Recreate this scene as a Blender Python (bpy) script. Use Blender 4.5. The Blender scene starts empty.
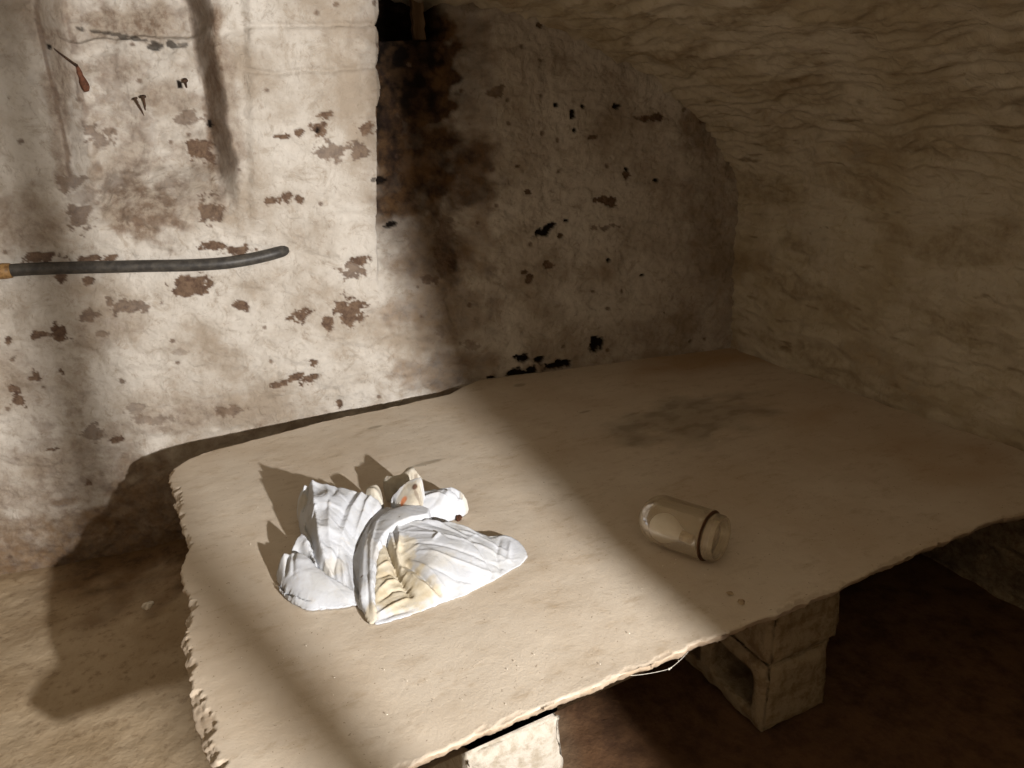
import bpy, bmesh, math, random
import numpy as np
from mathutils import Vector, Matrix
from mathutils.geometry import delaunay_2d_cdt

random.seed(7)
S = bpy.context.scene
COL = S.collection

# ------------------------------------------------------------------ survey of the cellar
# X runs along the stone slab, Y towards the back wall, Z up; metres.
def _survey():
    c = np.array([512.0, 384.0]); v1 = np.array([2206.0, 30.0]); v2 = np.array([133.0, 135.0])
    f = math.sqrt(-np.dot(v1 - c, v2 - c))
    X = np.array([*(v1 - c), f]); X /= np.linalg.norm(X)
    Y = np.array([*(v2 - c), f]); Y /= np.linalg.norm(Y)
    Z = np.cross(X, Y)
    return f, np.array([X, Y, Z])
FOC, ROT = _survey()
CAM = np.array([0.0, 0.0, 1.48])
SLAB_Z = 0.48

def ray(px, py):
    return ROT @ np.array([px - 512.0, py - 384.0, FOC])
def at_z(px, py, z):
    d = ray(px, py); return CAM + d * ((z - CAM[2]) / d[2])
def at_y(px, py, y):
    d = ray(px, py); return CAM + d * (y / d[1])
WA, WB = 2.838, -0.195            # back wall: y = WA + WB*x
def at_wall(px, py):
    d = ray(px, py); return CAM + d * (WA / (d[1] - WB * d[0]))
def wall_xz(px, py):
    p = at_wall(px, py); return p[0], p[2]

# ------------------------------------------------------------------ numeric noise
_rs = np.random.RandomState(11)
_perm = _rs.permutation(256); _perm = np.concatenate([_perm, _perm, _perm])
_g = _rs.normal(size=(256, 3)); _g /= np.linalg.norm(_g, axis=1)[:, None]
def pnoise(x, y, z=0.0):
    x, y, z = np.broadcast_arrays(np.asarray(x, float), np.asarray(y, float), np.asarray(z, float))
    xi, yi, zi = np.floor(x).astype(int), np.floor(y).astype(int), np.floor(z).astype(int)
    xf, yf, zf = x - xi, y - yi, z - zi
    u, v, w = (t * t * t * (t * (t * 6 - 15) + 10) for t in (xf, yf, zf))
    out = 0
    for i in (0, 1):
        for j in (0, 1):
            for k in (0, 1):
                h = _perm[(_perm[(_perm[(xi + i) & 255] + yi + j) & 255] + zi + k) & 255]
                g = _g[h]
                d = g[..., 0] * (xf - i) + g[..., 1] * (yf - j) + g[..., 2] * (zf - k)
                out = out + d * (u if i else 1 - u) * (v if j else 1 - v) * (w if k else 1 - w)
    return out * 1.5
def fbm(x, y, z=0.0, o=4, gain=0.5):
    s, a, f = 0, 1.0, 1.0
    for i in range(o):
        s = s + a * pnoise(np.asarray(x) * f + 13.7 * i, np.asarray(y) * f + 5.1 * i, np.asarray(z) * f)
        a *= gain; f *= 2.03
    return s
def ridged(x, y, z=0.0, o=3):
    s, a, f = 0, 1.0, 1.0
    for i in range(o):
        s = s + a * (1 - 2 * np.abs(pnoise(np.asarray(x) * f + 3.3 * i, np.asarray(y) * f + 9.2 * i, z)))
        a *= 0.5; f *= 2.07
    return s / 1.75
def cells(x, y, seed=0):
    """distance to nearest and second nearest jittered point"""
    xi, yi = np.floor(x).astype(int), np.floor(y).astype(int)
    f1 = np.full(x.shape, 9.0); f2 = np.full(x.shape, 9.0); cid = np.zeros(x.shape)
    for i in (-1, 0, 1):
        for j in (-1, 0, 1):
            h = _perm[(_perm[(xi + i + seed) & 255] + yi + j) & 255]
            h2 = _perm[h + 17]
            d = np.hypot(xi + i + 0.15 + 0.7 * h / 255 - x, yi + j + 0.15 + 0.7 * h2 / 255 - y)
            near = d < f1
            f2 = np.where(near, f1, np.minimum(f2, d)); cid = np.where(near, h / 255.0, cid); f1 = np.where(near, d, f1)
    return f1, f2, cid
def sstep(a, b, x):
    t = np.clip((np.asarray(x, float) - a) / (b - a), 0, 1); return t * t * (3 - 2 * t)

# ------------------------------------------------------------------ object helpers
def tag(o, label=None, cat=None, group=None, kind=None):
    if label: o['label'] = label
    if cat: o['category'] = cat
    if group: o['group'] = group
    if kind: o['kind'] = kind
    return o
def link_mesh(name, verts, faces, mat, parent=None, smooth=True, masks=None):
    me = bpy.data.meshes.new(name)
    me.from_pydata([tuple(map(float, v)) for v in verts], [], [tuple(map(int, f)) for f in faces])
    me.materials.append(mat)
    if smooth: me.polygons.foreach_set('use_smooth', [True] * len(me.polygons))
    for k, arr in (masks or {}).items():
        a = me.color_attributes.new(k, 'FLOAT_COLOR', 'POINT')
        full = np.ones((len(verts), 4), np.float32); full[:, :3] = arr
        a.data.foreach_set('color', full.ravel())
    me.update()
    o = bpy.data.objects.new(name, me); COL.objects.link(o)
    if parent is not None: o.parent = parent
    return o
def empty(name, loc):
    o = bpy.data.objects.new(name, None); o.empty_display_size = 0.05
    COL.objects.link(o); o.location = loc; return o
def child(name, verts, faces, mat, root, **kw):
    """part given in world coordinates, stored relative to its thing"""
    off = np.array(root.matrix_basis.translation) if root.rotation_euler.z == 0 else None
    return link_mesh(name, np.asarray(verts) - np.array(root.location), faces, mat, root, **kw)
def grid_faces(nu, nv):
    i = np.arange(nu - 1)[:, None]; j = np.arange(nv - 1)[None, :]
    a = i * nv + j
    return np.stack([a, a + nv, a + nv + 1, a + 1], -1).reshape(-1, 4)
def tube(path, rad, n=14, cap=True):
    path = [Vector(p) for p in path]; rad = rad if hasattr(rad, '__len__') else [rad] * len(path)
    V, F = [], []; up = Vector((0.03, 0.02, 1)); prev = None
    for i, p in enumerate(path):
        t = (path[min(i + 1, len(path) - 1)] - path[max(i - 1, 0)]).normalized()
        a = (prev - t * prev.dot(t)) if prev else up.cross(t)
        if a.length < 1e-5: a = Vector((1, 0, 0)).cross(t)
        a.normalize(); b = t.cross(a); prev = a
        for k in range(n):
            w = 2 * math.pi * k / n
            V.append(p + (a * math.cos(w) + b * math.sin(w)) * rad[i])
    for i in range(len(path) - 1):
        for k in range(n):
            F.append((i * n + k, i * n + (k + 1) % n, (i + 1) * n + (k + 1) % n, (i + 1) * n + k))
    if cap:
        F.append(tuple(range(n))[::-1]); F.append(tuple((len(path) - 1) * n + k for k in range(n)))
    return np.array([tuple(v) for v in V]), F
def lathe(profile, origin, axis, n=48):
    """profile: (distance along axis, radius)"""
    axis = Vector(axis).normalized(); a = axis.orthogonal().normalized(); b = axis.cross(a); o = Vector(origin)
    V, F = [], []
    for (s, r) in profile:
        for k in range(n):
            w = 2 * math.pi * k / n
            V.append(tuple(o + axis * s + (a * math.cos(w) + b * math.sin(w)) * max(r, 1e-5)))
    for i in range(len(profile) - 1):
        for k in range(n):
            F.append((i * n + k, (i + 1) * n + k, (i + 1) * n + (k + 1) % n, i * n + (k + 1) % n))
    return np.array(V), F

# ------------------------------------------------------------------ materials
def lin(r, g, b):
    f = lambda c: (c / 255 / 12.92) if c / 255 <= 0.04045 else ((c / 255 + 0.055) / 1.055) ** 2.4
    return (f(r), f(g), f(b), 1)
class NT:
    def __init__(s, name, rough=0.9, spec=0.2):
        s.m = bpy.data.materials.new(name); s.m.use_nodes = True
        s.t = s.m.node_tree; s.n = s.t.nodes; s.l = s.t.links
        s.bsdf = s.n['Principled BSDF']; s.out = s.n['Material Output']
        s.bsdf.inputs['Roughness'].default_value = rough
        s.bsdf.inputs['Specular IOR Level'].default_value = spec
        s.co = s.n.new('ShaderNodeTexCoord').outputs['Object']
    def put(s, sock, v):
        if hasattr(v, 'links') or isinstance(v, bpy.types.NodeSocket): s.l.new(v, sock)
        else: sock.default_value = v
    def noise(s, scale, detail=6, rough=0.6, stretch=None, dist=0.0):
        co = s.co
        if stretch:
            mp = s.n.new('ShaderNodeMapping'); mp.inputs['Scale'].default_value = stretch
            s.l.new(co, mp.inputs['Vector']); co = mp.outputs['Vector']
        n = s.n.new('ShaderNodeTexNoise'); s.l.new(co, n.inputs['Vector'])
        n.inputs['Scale'].default_value = scale; n.inputs['Detail'].default_value = detail
        n.inputs['Roughness'].default_value = rough; n.inputs['Distortion'].default_value = dist
        return n.outputs['Fac']
    def ramp(s, fac, lo, hi):
        r = s.n.new('ShaderNodeMapRange'); r.interpolation_type = 'SMOOTHSTEP'
        s.put(r.inputs['Value'], fac); r.inputs['From Min'].default_value = lo; r.inputs['From Max'].default_value = hi
        return r.outputs['Result']
    def mix(s, fac, a, b, blend='MIX'):
        m = s.n.new('ShaderNodeMix'); m.data_type = 'RGBA'; m.blend_type = blend
        s.put(m.inputs['Factor'], fac); s.put(m.inputs['A'], a) if False else None
        s.put(m.inputs[6], a); s.put(m.inputs[7], b)
        return m.outputs[2]
    def math(s, op, a, b=0.0):
        m = s.n.new('ShaderNodeMath'); m.operation = op
        s.put(m.inputs[0], a); s.put(m.inputs[1], b); return m.outputs[0]
    def attr(s, name):
        a = s.n.new('ShaderNodeAttribute'); a.attribute_name = name
        sp = s.n.new('ShaderNodeSeparateColor'); s.l.new(a.outputs['Color'], sp.inputs['Color'])
        return sp.outputs['Red'], sp.outputs['Green'], sp.outputs['Blue']
    def bump(s, h, dist, strength=1.0):
        b = s.n.new('ShaderNodeBump'); b.inputs['Distance'].default_value = dist; b.inputs['Strength'].default_value = strength
        s.put(b.inputs['Height'], h)
        prev = s.bsdf.inputs['Normal'].links
        if prev: s.l.new(prev[0].from_socket, b.inputs['Normal'])
        s.l.new(b.outputs['Normal'], s.bsdf.inputs['Normal'])
    def color(s, c): s.put(s.bsdf.inputs['Base Color'], c); return s.m

def limewash(name, base, grime, bare, deep, soot, ochre):
    t = NT(name, 0.92, 0.15)
    L, D, K = t.attr('wear_tone'); O, T, G = t.attr('stain')
    c = t.mix(t.ramp(t.noise(3.2, 8, 0.62), 0.42, 0.68), base, grime)
    c = t.mix(t.math('MULTIPLY', t.ramp(t.noise(13, 9, 0.72, None, 1.2), 0.5, 0.66), 0.6), c, grime)
    c = t.mix(t.math('MULTIPLY', t.ramp(t.noise(34, 8, 0.75, None, 0.6), 0.54, 0.68), 0.5), c, t.mix(0.5, grime, bare))
    c = t.mix(t.math('MULTIPLY', t.ramp(t.noise(60, 5, 0.7), 0.58, 0.75), 0.35), c, bare)
    c = t.mix(T, c, t.mix(t.ramp(t.noise(30, 6, 0.7), 0.35, 0.65), grime, bare))
    c = t.mix(O, c, t.mix(t.ramp(t.noise(22, 6, 0.7), 0.35, 0.7), ochre, deep))
    brown = t.mix(t.ramp(t.noise(12, 8, 0.7), 0.35, 0.65), t.mix(0.5, deep, ochre), t.mix(0.6, deep, soot))
    c = t.mix(t.ramp(K, 0.02, 0.5), c, brown)
    c = t.mix(t.ramp(K, 0.6, 0.98), c, t.mix(t.ramp(t.noise(16, 8, 0.7), 0.5, 0.75), soot, t.mix(0.6, soot, deep)))
    c = t.mix(L, c, t.mix(t.ramp(t.noise(45, 6, 0.75), 0.35, 0.7), bare, deep))
    c = t.mix(D, c, soot)
    t.bump(t.noise(24, 9, 0.68, None, 0.8), 0.016, 0.7)
    t.bump(t.noise(130, 5, 0.7), 0.003, 0.5)
    return t.color(c)
M_WALL = limewash('limewashed_rubble', lin(197, 190, 180), lin(156, 143, 127), lin(114, 94, 77), lin(80, 62, 52), lin(26, 19, 14), lin(118, 88, 50))
M_VAULT = limewash('limewashed_vault', lin(196, 186, 166), lin(174, 160, 134), lin(136, 118, 92), lin(84, 60, 36), lin(30, 20, 13), lin(138, 108, 62))

def slab_material():
    t = NT('worn_stone', 0.88, 0.2)
    L, D, K = t.attr('wear_tone')
    c = t.mix(t.ramp(t.noise(2.6, 8, 0.6), 0.35, 0.7), lin(204, 192, 175), lin(190, 174, 153))
    c = t.mix(t.math('MULTIPLY', t.ramp(t.noise(26, 8, 0.7, (0.5, 1, 1)), 0.5, 0.72), 0.5), c, lin(164, 144, 118))
    c = t.mix(t.math('MULTIPLY', t.ramp(t.noise(130, 3, 0.6), 0.66, 0.72), 0.6), c, lin(112, 90, 66))
    c = t.mix(t.math('MULTIPLY', D, 0.55), c, lin(98, 88, 66))
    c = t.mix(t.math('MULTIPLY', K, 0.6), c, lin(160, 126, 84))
    c = t.mix(L, c, lin(106, 78, 48))
    t.bump(t.noise(22, 9, 0.62, None, 1.0), 0.004, 0.28)
    t.bump(t.noise(170, 4, 0.65), 0.0012, 0.5)
    return t.color(c)
M_SLAB = slab_material()
def floor_material():
    t = NT('earth_floor', 0.93, 0.1)
    L, D, K = t.attr('wear_tone')
    c = t.mix(t.ramp(t.noise(3, 8, 0.62), 0.35, 0.7), lin(186, 168, 142), lin(162, 142, 114))
    c = t.mix(t.math('MULTIPLY', t.ramp(t.noise(30, 8, 0.7), 0.5, 0.72), 0.6), c, lin(112, 90, 64))
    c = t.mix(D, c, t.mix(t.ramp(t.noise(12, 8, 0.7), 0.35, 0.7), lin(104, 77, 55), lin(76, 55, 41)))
    c = t.mix(L, c, t.mix(t.ramp(t.noise(16, 8, 0.7), 0.4, 0.7), lin(110, 84, 56), lin(66, 46, 30)))
    t.bump(t.noise(18, 8, 0.6), 0.012, 0.6); t.bump(t.noise(110, 4, 0.7), 0.003, 0.5)
    return t.color(c)
M_FLOOR = floor_material()
def plain(name, a, b, scale=30, rough=0.85, spec=0.2, bump=0.002, stretch=None, lo=0.4, hi=0.65):
    t = NT(name, rough, spec)
    c = t.mix(t.ramp(t.noise(scale, 6, 0.65, stretch), lo, hi), a, b)
    if bump: t.bump(t.noise(scale * 2.5, 6, 0.65, stretch), bump, 0.8)
    return t.color(c)
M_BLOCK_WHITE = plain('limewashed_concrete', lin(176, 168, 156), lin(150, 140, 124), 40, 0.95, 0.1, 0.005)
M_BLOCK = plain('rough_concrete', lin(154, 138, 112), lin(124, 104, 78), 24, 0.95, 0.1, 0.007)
M_PIPE = plain('black_rubber', lin(52, 49, 46), lin(74, 70, 64), 40, 0.5, 0.4, 0.0006)
M_BRASS = plain('dull_brass', lin(150, 116, 72), lin(108, 78, 44), 60, 0.55, 0.4, 0.0005)
M_IRON = plain('rusty_iron', lin(56, 43, 34), lin(80, 58, 43), 120, 0.85, 0.2, 0.0006)
M_RUST = plain('red_rust', lin(104, 68, 52), lin(74, 50, 38), 90, 0.9, 0.1, 0.002)
M_WOOD = plain('grimy_timber', lin(138, 114, 90), lin(104, 84, 64), 22, 0.85, 0.15, 0.002, (1, 1, 0.12))
M_FLAKE = plain('paint_flake', lin(226, 218, 204), lin(190, 178, 160), 80, 0.9, 0.1, 0.001)
M_CHIP = plain('stone_chip', lin(178, 158, 130), lin(140, 116, 88), 90, 0.9, 0.1, 0.001)
M_LEAF = plain('dry_leaf', lin(84, 54, 36), lin(56, 36, 26), 120, 0.8, 0.2, 0.001)
M_WEB = plain('cobweb_silk', lin(206, 200, 188), lin(180, 172, 158), 120, 0.7, 0.2, 0)
M_GASKET = plain('perished_rubber', lin(92, 62, 44), lin(66, 44, 32), 90, 0.75, 0.2, 0.0004)
M_OPAL = plain('opal_glass', lin(248, 243, 234), lin(240, 232, 220), 18, 0.35, 0.5, 0)
M_CAP = plain('brass_cap', lin(206, 186, 152), lin(172, 148, 112), 60, 0.6, 0.5, 0)
def glass_material():
    t = NT('dusty_glass', 0.12, 0.5)
    tr = t.n.new('ShaderNodeBsdfTransparent'); tr.inputs['Color'].default_value = (0.93, 0.92, 0.88, 1)
    gl = t.n.new('ShaderNodeBsdfGlossy'); gl.inputs['Roughness'].default_value = 0.08
    df = t.n.new('ShaderNodeBsdfDiffuse'); t.l.new(t.mix(t.ramp(t.noise(25, 6, 0.6), 0.4, 0.65), lin(214, 198, 172), lin(190, 172, 144)), df.inputs['Color'])
    lw = t.n.new('ShaderNodeLayerWeight'); lw.inputs['Blend'].default_value = 0.35
    m1 = t.n.new('ShaderNodeMixShader'); m2 = t.n.new('ShaderNodeMixShader')
    dust = t.math('ADD', t.math('MULTIPLY', t.ramp(t.noise(9, 6, 0.65), 0.3, 0.7), 0.08), 0.23)
    dust = t.math('ADD', dust, t.math('MULTIPLY', lw.outputs['Facing'], 0.25))
    t.put(m1.inputs[0], dust); t.l.new(tr.outputs[0], m1.inputs[1]); t.l.new(df.outputs[0], m1.inputs[2])
    t.put(m2.inputs[0], t.math('MULTIPLY', lw.outputs['Fresnel'], 0.4)); t.l.new(m1.outputs[0], m2.inputs[1]); t.l.new(gl.outputs[0], m2.inputs[2])
    t.l.new(m2.outputs[0], t.out.inputs['Surface'])
    return t.m
M_GLASS = glass_material()
def cloth_material():
    t = NT('soiled_cotton', 0.9, 0.1)
    C, O, B = t.attr('stain')
    c = t.mix(t.ramp(t.noise(14, 5, 0.6), 0.4, 0.7), lin(192, 195, 201), lin(183, 184, 185))
    c = t.mix(t.math('MULTIPLY', t.ramp(t.noise(40, 6, 0.7), 0.55, 0.75), 0.35), c, lin(176, 164, 144))
    c = t.mix(C, c, t.mix(t.ramp(t.noise(30, 5, 0.6), 0.35, 0.65), lin(198, 188, 166), lin(180, 166, 138)))
    c = t.mix(O, c, lin(206, 128, 84))
    c = t.mix(B, c, lin(84, 58, 44))
    t.bump(t.noise(60, 6, 0.65, None, 0.6), 0.004, 0.35)
    return t.color(c)
M_CLOTH = cloth_material()

# ------------------------------------------------------------------ blob masks on the back wall
def blob_mask(X, Z, blobs, warp, soft=0.18, wamp=0.55):
    m = np.zeros(X.shape)
    for b in blobs:
        px, py, rx, ry = b[:4]; ang = math.radians(b[4]) if len(b) > 4 else 0.0; k = b[5] if len(b) > 5 else 1.0
        cx, cz = wall_xz(px, py)
        sx = abs(wall_xz(px + 1, py)[0] - cx); sz = abs(wall_xz(px, py + 1)[1] - cz)
        R = max(rx * sx, ry * sz) * 2.2
        sel = (np.abs(X - cx) < R) & (np.abs(Z - cz) < R)
        if not sel.any(): continue
        dx, dz = X[sel] - cx, Z[sel] - cz
        u = dx * math.cos(ang) + dz * math.sin(ang); v = -dx * math.sin(ang) + dz * math.cos(ang)
        d = np.hypot(u / (rx * sx), v / (ry * sz)) + wamp * warp[sel]
        m[sel] = np.maximum(m[sel], k * (1 - sstep(1 - soft, 1 + soft, d)))
    return m

# ------------------------------------------------------------------ back wall
WALL = {}
def wall_hit(px, py, stand=0.0):
    """where a sight line meets the modelled wall face, less a stand-off"""
    d = ray(px, py); p = at_wall(px, py)
    for _ in range(25):
        i = min(max(int(np.searchsorted(WALL['xs'], p[0])), 0), len(WALL['xs']) - 1); j = min(max(int(np.searchsorted(WALL['zs'], p[2])), 0), len(WALL['zs']) - 1)
        p = 0.5 * p + 0.5 * (CAM + d * ((WALL['Y'][i, j] - stand) / d[1]))
    return p
def build_back_wall():
    xs = np.concatenate([np.linspace(-2.6, -1.0, 40, endpoint=False), np.arange(-1.0, 2.33, 0.005)])
    zs = np.concatenate([np.arange(-0.10, 2.0, 0.005), np.linspace(2.0, 2.3, 12)])
    X, Z = np.meshgrid(xs, zs, indexing='ij')
    # rubble under many coats of limewash
    wx, wz = X + 0.03 * fbm(X * 6, Z * 6, 2.0, 2), Z + 0.02 * fbm(X * 6, Z * 6, 7.0, 2)
    f1, f2, cid = cells(wx * 4.2, wz * 7.5, 5)
    stone = sstep(0.0, 0.35, f2 - f1)
    rough = fbm(X * 9, Z * 9, 1.5, 5)
    H = 0.018 * fbm(X * 1.7, Z * 1.7, 3.0, 3) + 0.005 * (stone - 0.6) + 0.004 * (cid - 0.5) + 0.006 * rough
    H += 0.0035 * ridged(X * 17, Z * 26, 4.0, 4) + 0.0025 * fbm(X * 40, Z * 44, 2.0, 3)
    j = 0.018 * fbm(X * 7, Z * 9, 8.0, 4)
    def edge(p, q):                     # x of a straight arris through two sighted points, at every height
        (xa, za), (xb, zb) = wall_xz(*p), wall_xz(*q)
        return xa + (Z - za) * (xb - xa) / (zb - za)
    # tall niche on the left, splayed jambs, broken sill
    xl = edge((33, 0), (66, 162)) + j * 0.6; xr = edge((210, 0), (238, 175)) + j * 0.5
    zb = wall_xz(140, 232)[1] + 0.05 * fbm(X * 5, Z * 2, 1.0, 3); zt = wall_xz(140, 160)[1]
    n1 = sstep(0, 0.075, X - xl) * sstep(0, 0.055, xr - X) * sstep(0, 1, (Z - zb) / (zt - zb + 0.02))
    H = H - 0.155 * n1 - 0.014 * n1 * fbm(X * 10, Z * 12, 5.0, 4)
    ledge = wall_xz(140, 34)[1] + 0.03 * fbm(X * 6, 0.0, 2.0, 2)
    H -= 0.035 * n1 * sstep(0, 0.012, Z - ledge)
    # pier with whitewashed courses
    px0 = edge((240, 0), (245, 170)); px1 = edge((371, 0), (375, 150))
    zc = [wall_xz(300, y)[1] for y in (28, 70, 118, 165)]
    pier = sstep(0, 0.03, X - px0) * sstep(0, 0.02, px1 - X + 0.02) * sstep(wall_xz(300, 235)[1], wall_xz(300, 170)[1], Z)
    H = H * (1 - 0.5 * pier) + 0.022 * pier
    for k, z in enumerate(zc):
        H -= pier * (0.010 if k < 2 else 0.004) * np.exp(-((Z - z - 0.012 * fbm(X * 5, k * 3.0, 0.5, 3)) / 0.008) ** 2)
    # sooty recess on the right of the pier, sharp left arris with rounded block ends
    row = np.abs(np.sin(np.clip((Z - zc[0]) / (zc[0] - zc[1]), -2, 2.4) * math.pi)) ** 0.5
    rl = edge((376, 20), (379, 205)) - 0.012 + 0.02 * row * sstep(zc[3], zc[2], Z) + j * 0.25
    rr = edge((498, 0), (497, 205)) + j * 0.7
    zb2, zt2 = wall_xz(430, 292)[1], wall_xz(430, 190)[1]
    low = sstep(0, 1, (Z - zb2) / (zt2 - zb2))
    n2 = sstep(0, 0.014, X - rl) * sstep(0, 0.13, rr - X) * low
    H = H - 0.13 * n2 - 0.012 * n2 * fbm(X * 12, Z * 9, 6.0, 4)
    # small black opening at the head of the recess
    ol = rl + 0.01; orr = edge((459, 0), (459, 40)) + 0.4 * j; oz = wall_xz(420, 37)[1] + 0.2 * j
    op = sstep(0, 0.012, X - ol) * sstep(0, 0.02, orr - X) * sstep(0, 0.012, Z - oz)
    H -= 0.30 * op
    # ---- where paint is gone, soot sits, damp has come through and shade is painted in
    warp = fbm(X * 26, Z * 30, 9.0, 4) + 0.4 * fbm(X * 90, Z * 90, 2.0, 2)
    loss = [(297,133,4,4),(316,131,7,8),(279,137,6,3),(324,115,9,4),(365,129,9,5),(328,152,15,9,0,.8),(357,150,8,9,0,.8),(273,201,8,4),(287,197,5,7),
            (299,199,6,3),(352,269,12,8,0,.85),(361,262,8,5),(191,285,20,12),(242,305,8,6),(301,316,10,6),(350,312,15,13),(328,322,7,6),
            (129,306,22,8,-10,.8),(88,316,12,6,0,.8),(62,332,8,9),(37,334,9,4),(37,375,6,6),(61,372,4,3),(16,396,7,10),(279,386,10,4),(295,376,7,5),
            (310,379,10,4,15),(314,361,4,4),(94,433,12,7,0,.7),(51,449,8,2),(88,484,5,2),(340,404,3,4),(90,281,9,4),(62,279,6,4),(39,258,15,6),(92,259,20,4),
            (207,152,13,12),(211,211,13,12,0,.9),(98,135,14,9,0,.7),(191,117,13,7,0,.7),(78,215,14,14,0,.8),(70,183,12,9,0,.7),(240,250,16,5),(215,247,14,4),
            (8,340,5,4),(115,441,8,4),(150,420,22,5,0,.5),(230,411,14,5,0,.7),(100,335,8,3,0,.6),(135,408,10,5,0,.5),(180,352,9,3,0,.35),
            (608,201,11,5,-10),(653,117,10,4),(604,227,9,3,0,.7),(518,166,3,2),(528,192,4,3),(592,137,5,2),(547,264,5,4),(528,278,4,4),(496,90,6,6,0,.8),
            (522,272,4,2),(684,100,4,3),(702,117,3,6),(540,60,4,2,0,.6),(541,25,3,2),(627,176,3,5),(720,140,3,6,0,.7),(757,242,6,4),(430,280,8,4,0,.8),
            (452,232,9,13,0,.6),(445,262,8,14,0,.6),(560,235,6,2),(640,118,6,2,0,.7),(420,62,3,2),(440,330,6,5,0,.4),(470,345,8,5,0,.5)]
    dark = [(618,106,5,3),(572,115,3,6),(583,106,2,2),(556,105,2,2),(547,229,14,4,22),(566,221,4,2.5),(387,181,8,4.5),(399,227,8,3,10),(655,180,3,2),
            (643,275,3,1.5),(517,374,9,4.5),(532,371,5,7),(557,365,13,4),(522,358,8,4),(539,360,5,3),(596,344,6,8),(492,378,3,2),(627,170,2,2),(608,260,2,2),
            (746,244,2,4),(110,27,24,2,-10,.7),(158,41,9,3.5,0,.8),(173,39,5,4,0,.8),(78,22,5,3,0,.7),(135,34,20,1.6,-8,.7),(185,40,6,2,0,.6),(213,123,2.5,4),(48,45,2,3),(182,82,2.5,4),(316,131,2,3),
            (372,180,3,2,0,.7),(601,345,3,5),(575,130,1.5,3)]  # shade inside holes and cracks, painted dark
    tan = [(144,211,40,30,0,.9),(133,168,30,12,0,.6),(15,222,46,30,0,.6),(90,475,75,40,0,.6),(130,14,58,20,0,.9),(58,70,12,60,-10,.8),(62,150,10,40,-12,.7),(110,120,30,16,0,.5),(160,205,70,26,0,.6),(60,540,60,40,0,.55),(215,150,25,35,0,.5),(190,418,60,14,0,.5),
           (70,20,30,30,0,.5),(150,18,45,20,0,.6),(0,60,30,12,0,.3),(60,110,10,70,-12,.5),(100,330,40,20,0,.35),(40,390,45,50,0,.35),(225,100,14,80,0,.6),
           (700,230,60,110,0,.15),(215,90,7,95,-10,.95),(35,20,12,50,0,.4)]  # the tall narrow blobs paint the shade of the right jamb
    ochre = [(420,180,44,46,0,.55),(440,255,42,48,0,.6),(455,310,40,35,0,.45),(470,20,28,34,0,.35),(720,260,40,90,0,.3),(480,180,12,60,0,.5),(700,130,20,28,0,.5),
             (445,370,50,20,0,.6),(430,300,46,30,0,.5),(110,560,90,28,0,.5),(100,512,22,7,0,.6),(64,502,12,5,0,.6),(150,500,40,40,0,.5),(560,375,60,12,0,.4),(655,330,60,14,0,.3)]
    soot_shade = [(418,48,48,58,0,1),(432,165,60,58,0,.5),(478,80,20,95,0,.3),(392,125,22,24,0,.9),(400,185,24,44,0,.45),(425,240,52,44,0,.24),(450,320,40,40,0,.12),(432,100,36,22,0,.95),(400,150,22,18,0,.75),(395,95,18,34,0,.95),(480,165,18,46,0,.38),(470,195,26,16,0,.35),
             (405,205,24,20,0,.5),(448,262,12,22,10,.45),(180,560,22,32,0,.4),(158,548,26,16,0,.45)]
    warp2 = fbm(X * 11, Z * 12, 4.0, 5)
    soot = blob_mask(X, Z, soot_shade, warp2, 0.5, 0.35) * (0.8 + 0.2 * sstep(-0.3, 0.4, fbm(X * 16, Z * 16, 3.0, 4)))  # soot, deepened so the colour also carries the recess's shade
    soot = np.maximum(soot, np.clip(op * 1.2, 0, 1)); soot = np.where(X < rl, np.minimum(soot, 0.15 * (Z > zc[3])), soot) if True else soot
    L = blob_mask(X, Z, loss, warp, 0.10, 0.85); Dk = blob_mask(X, Z, dark, warp, 0.18, 0.75)
    # scattered pinholes and small flakes everywhere
    p1, _, pid = cells(X * 16, Z * 16, 40)
    L = np.maximum(L, 0.8 * sstep(0.16, 0.08, p1 + 0.10 * warp) * (pid > 0.93))
    T = blob_mask(X, Z, tan, warp2, 0.4, 0.6); O = blob_mask(X, Z, ochre, warp2, 0.5, 0.6)
    T = np.maximum(T, 0.6 * n1 * sstep(-0.35, 0.45, fbm(X * 8, Z * 10, 6.6, 5)))
    O = np.maximum(O, 0.6 * sstep(0.25, 0.02, Z + 0.1 * warp2)); T = np.maximum(T, 0.8 * sstep(0.5, 0.1, Z + 0.2 * warp2))
    up = sstep(wall_xz(238, 190)[1], wall_xz(238, 165)[1], Z)
    streak = fbm(X * 60, Z * 7, 3.0, 4)
    L = np.maximum(L, 0.5 * up * sstep(0.0, 0.006, xr + 0.004 - X) * sstep(0.066, 0.056, xr - X + 0.012 * streak) * sstep(-0.75, -0.2, streak + 0.1))  # right jamb of the niche: its shade painted in as brown streaks
    L = np.maximum(L, 0.7 * up * sstep(0.010, 0.004, np.abs(X - xl - 0.006) + 0.006 * streak))
    L = np.maximum(L, 0.6 * up * sstep(0.016, 0.006, np.abs(X - xl - 0.075) + 0.016 * streak) * sstep(-0.2, 0.2, fbm(X * 9, Z * 9, 1.0, 3)))
    L = np.maximum(L, 0.55 * sstep(0.0, 0.35, fbm(X * 13, Z * 18, 7.7, 5, 0.6) - 0.05) * blob_mask(X, Z, [(135,200,75,40,0,1),(110,110,60,70,0,.6),(60,430,60,50,0,.5)], warp2, 0.5, 0.4))
    H = H - 0.004 * L - 0.012 * Dk
    n = np.array([WB, -1.0]) / math.hypot(1, WB)
    Y = WA + WB * X
    WALL.update(xs=xs, zs=zs, Y=Y + n[1] * H)
    V = np.stack([X, Y + n[1] * H, Z], -1).reshape(-1, 3)
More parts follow.
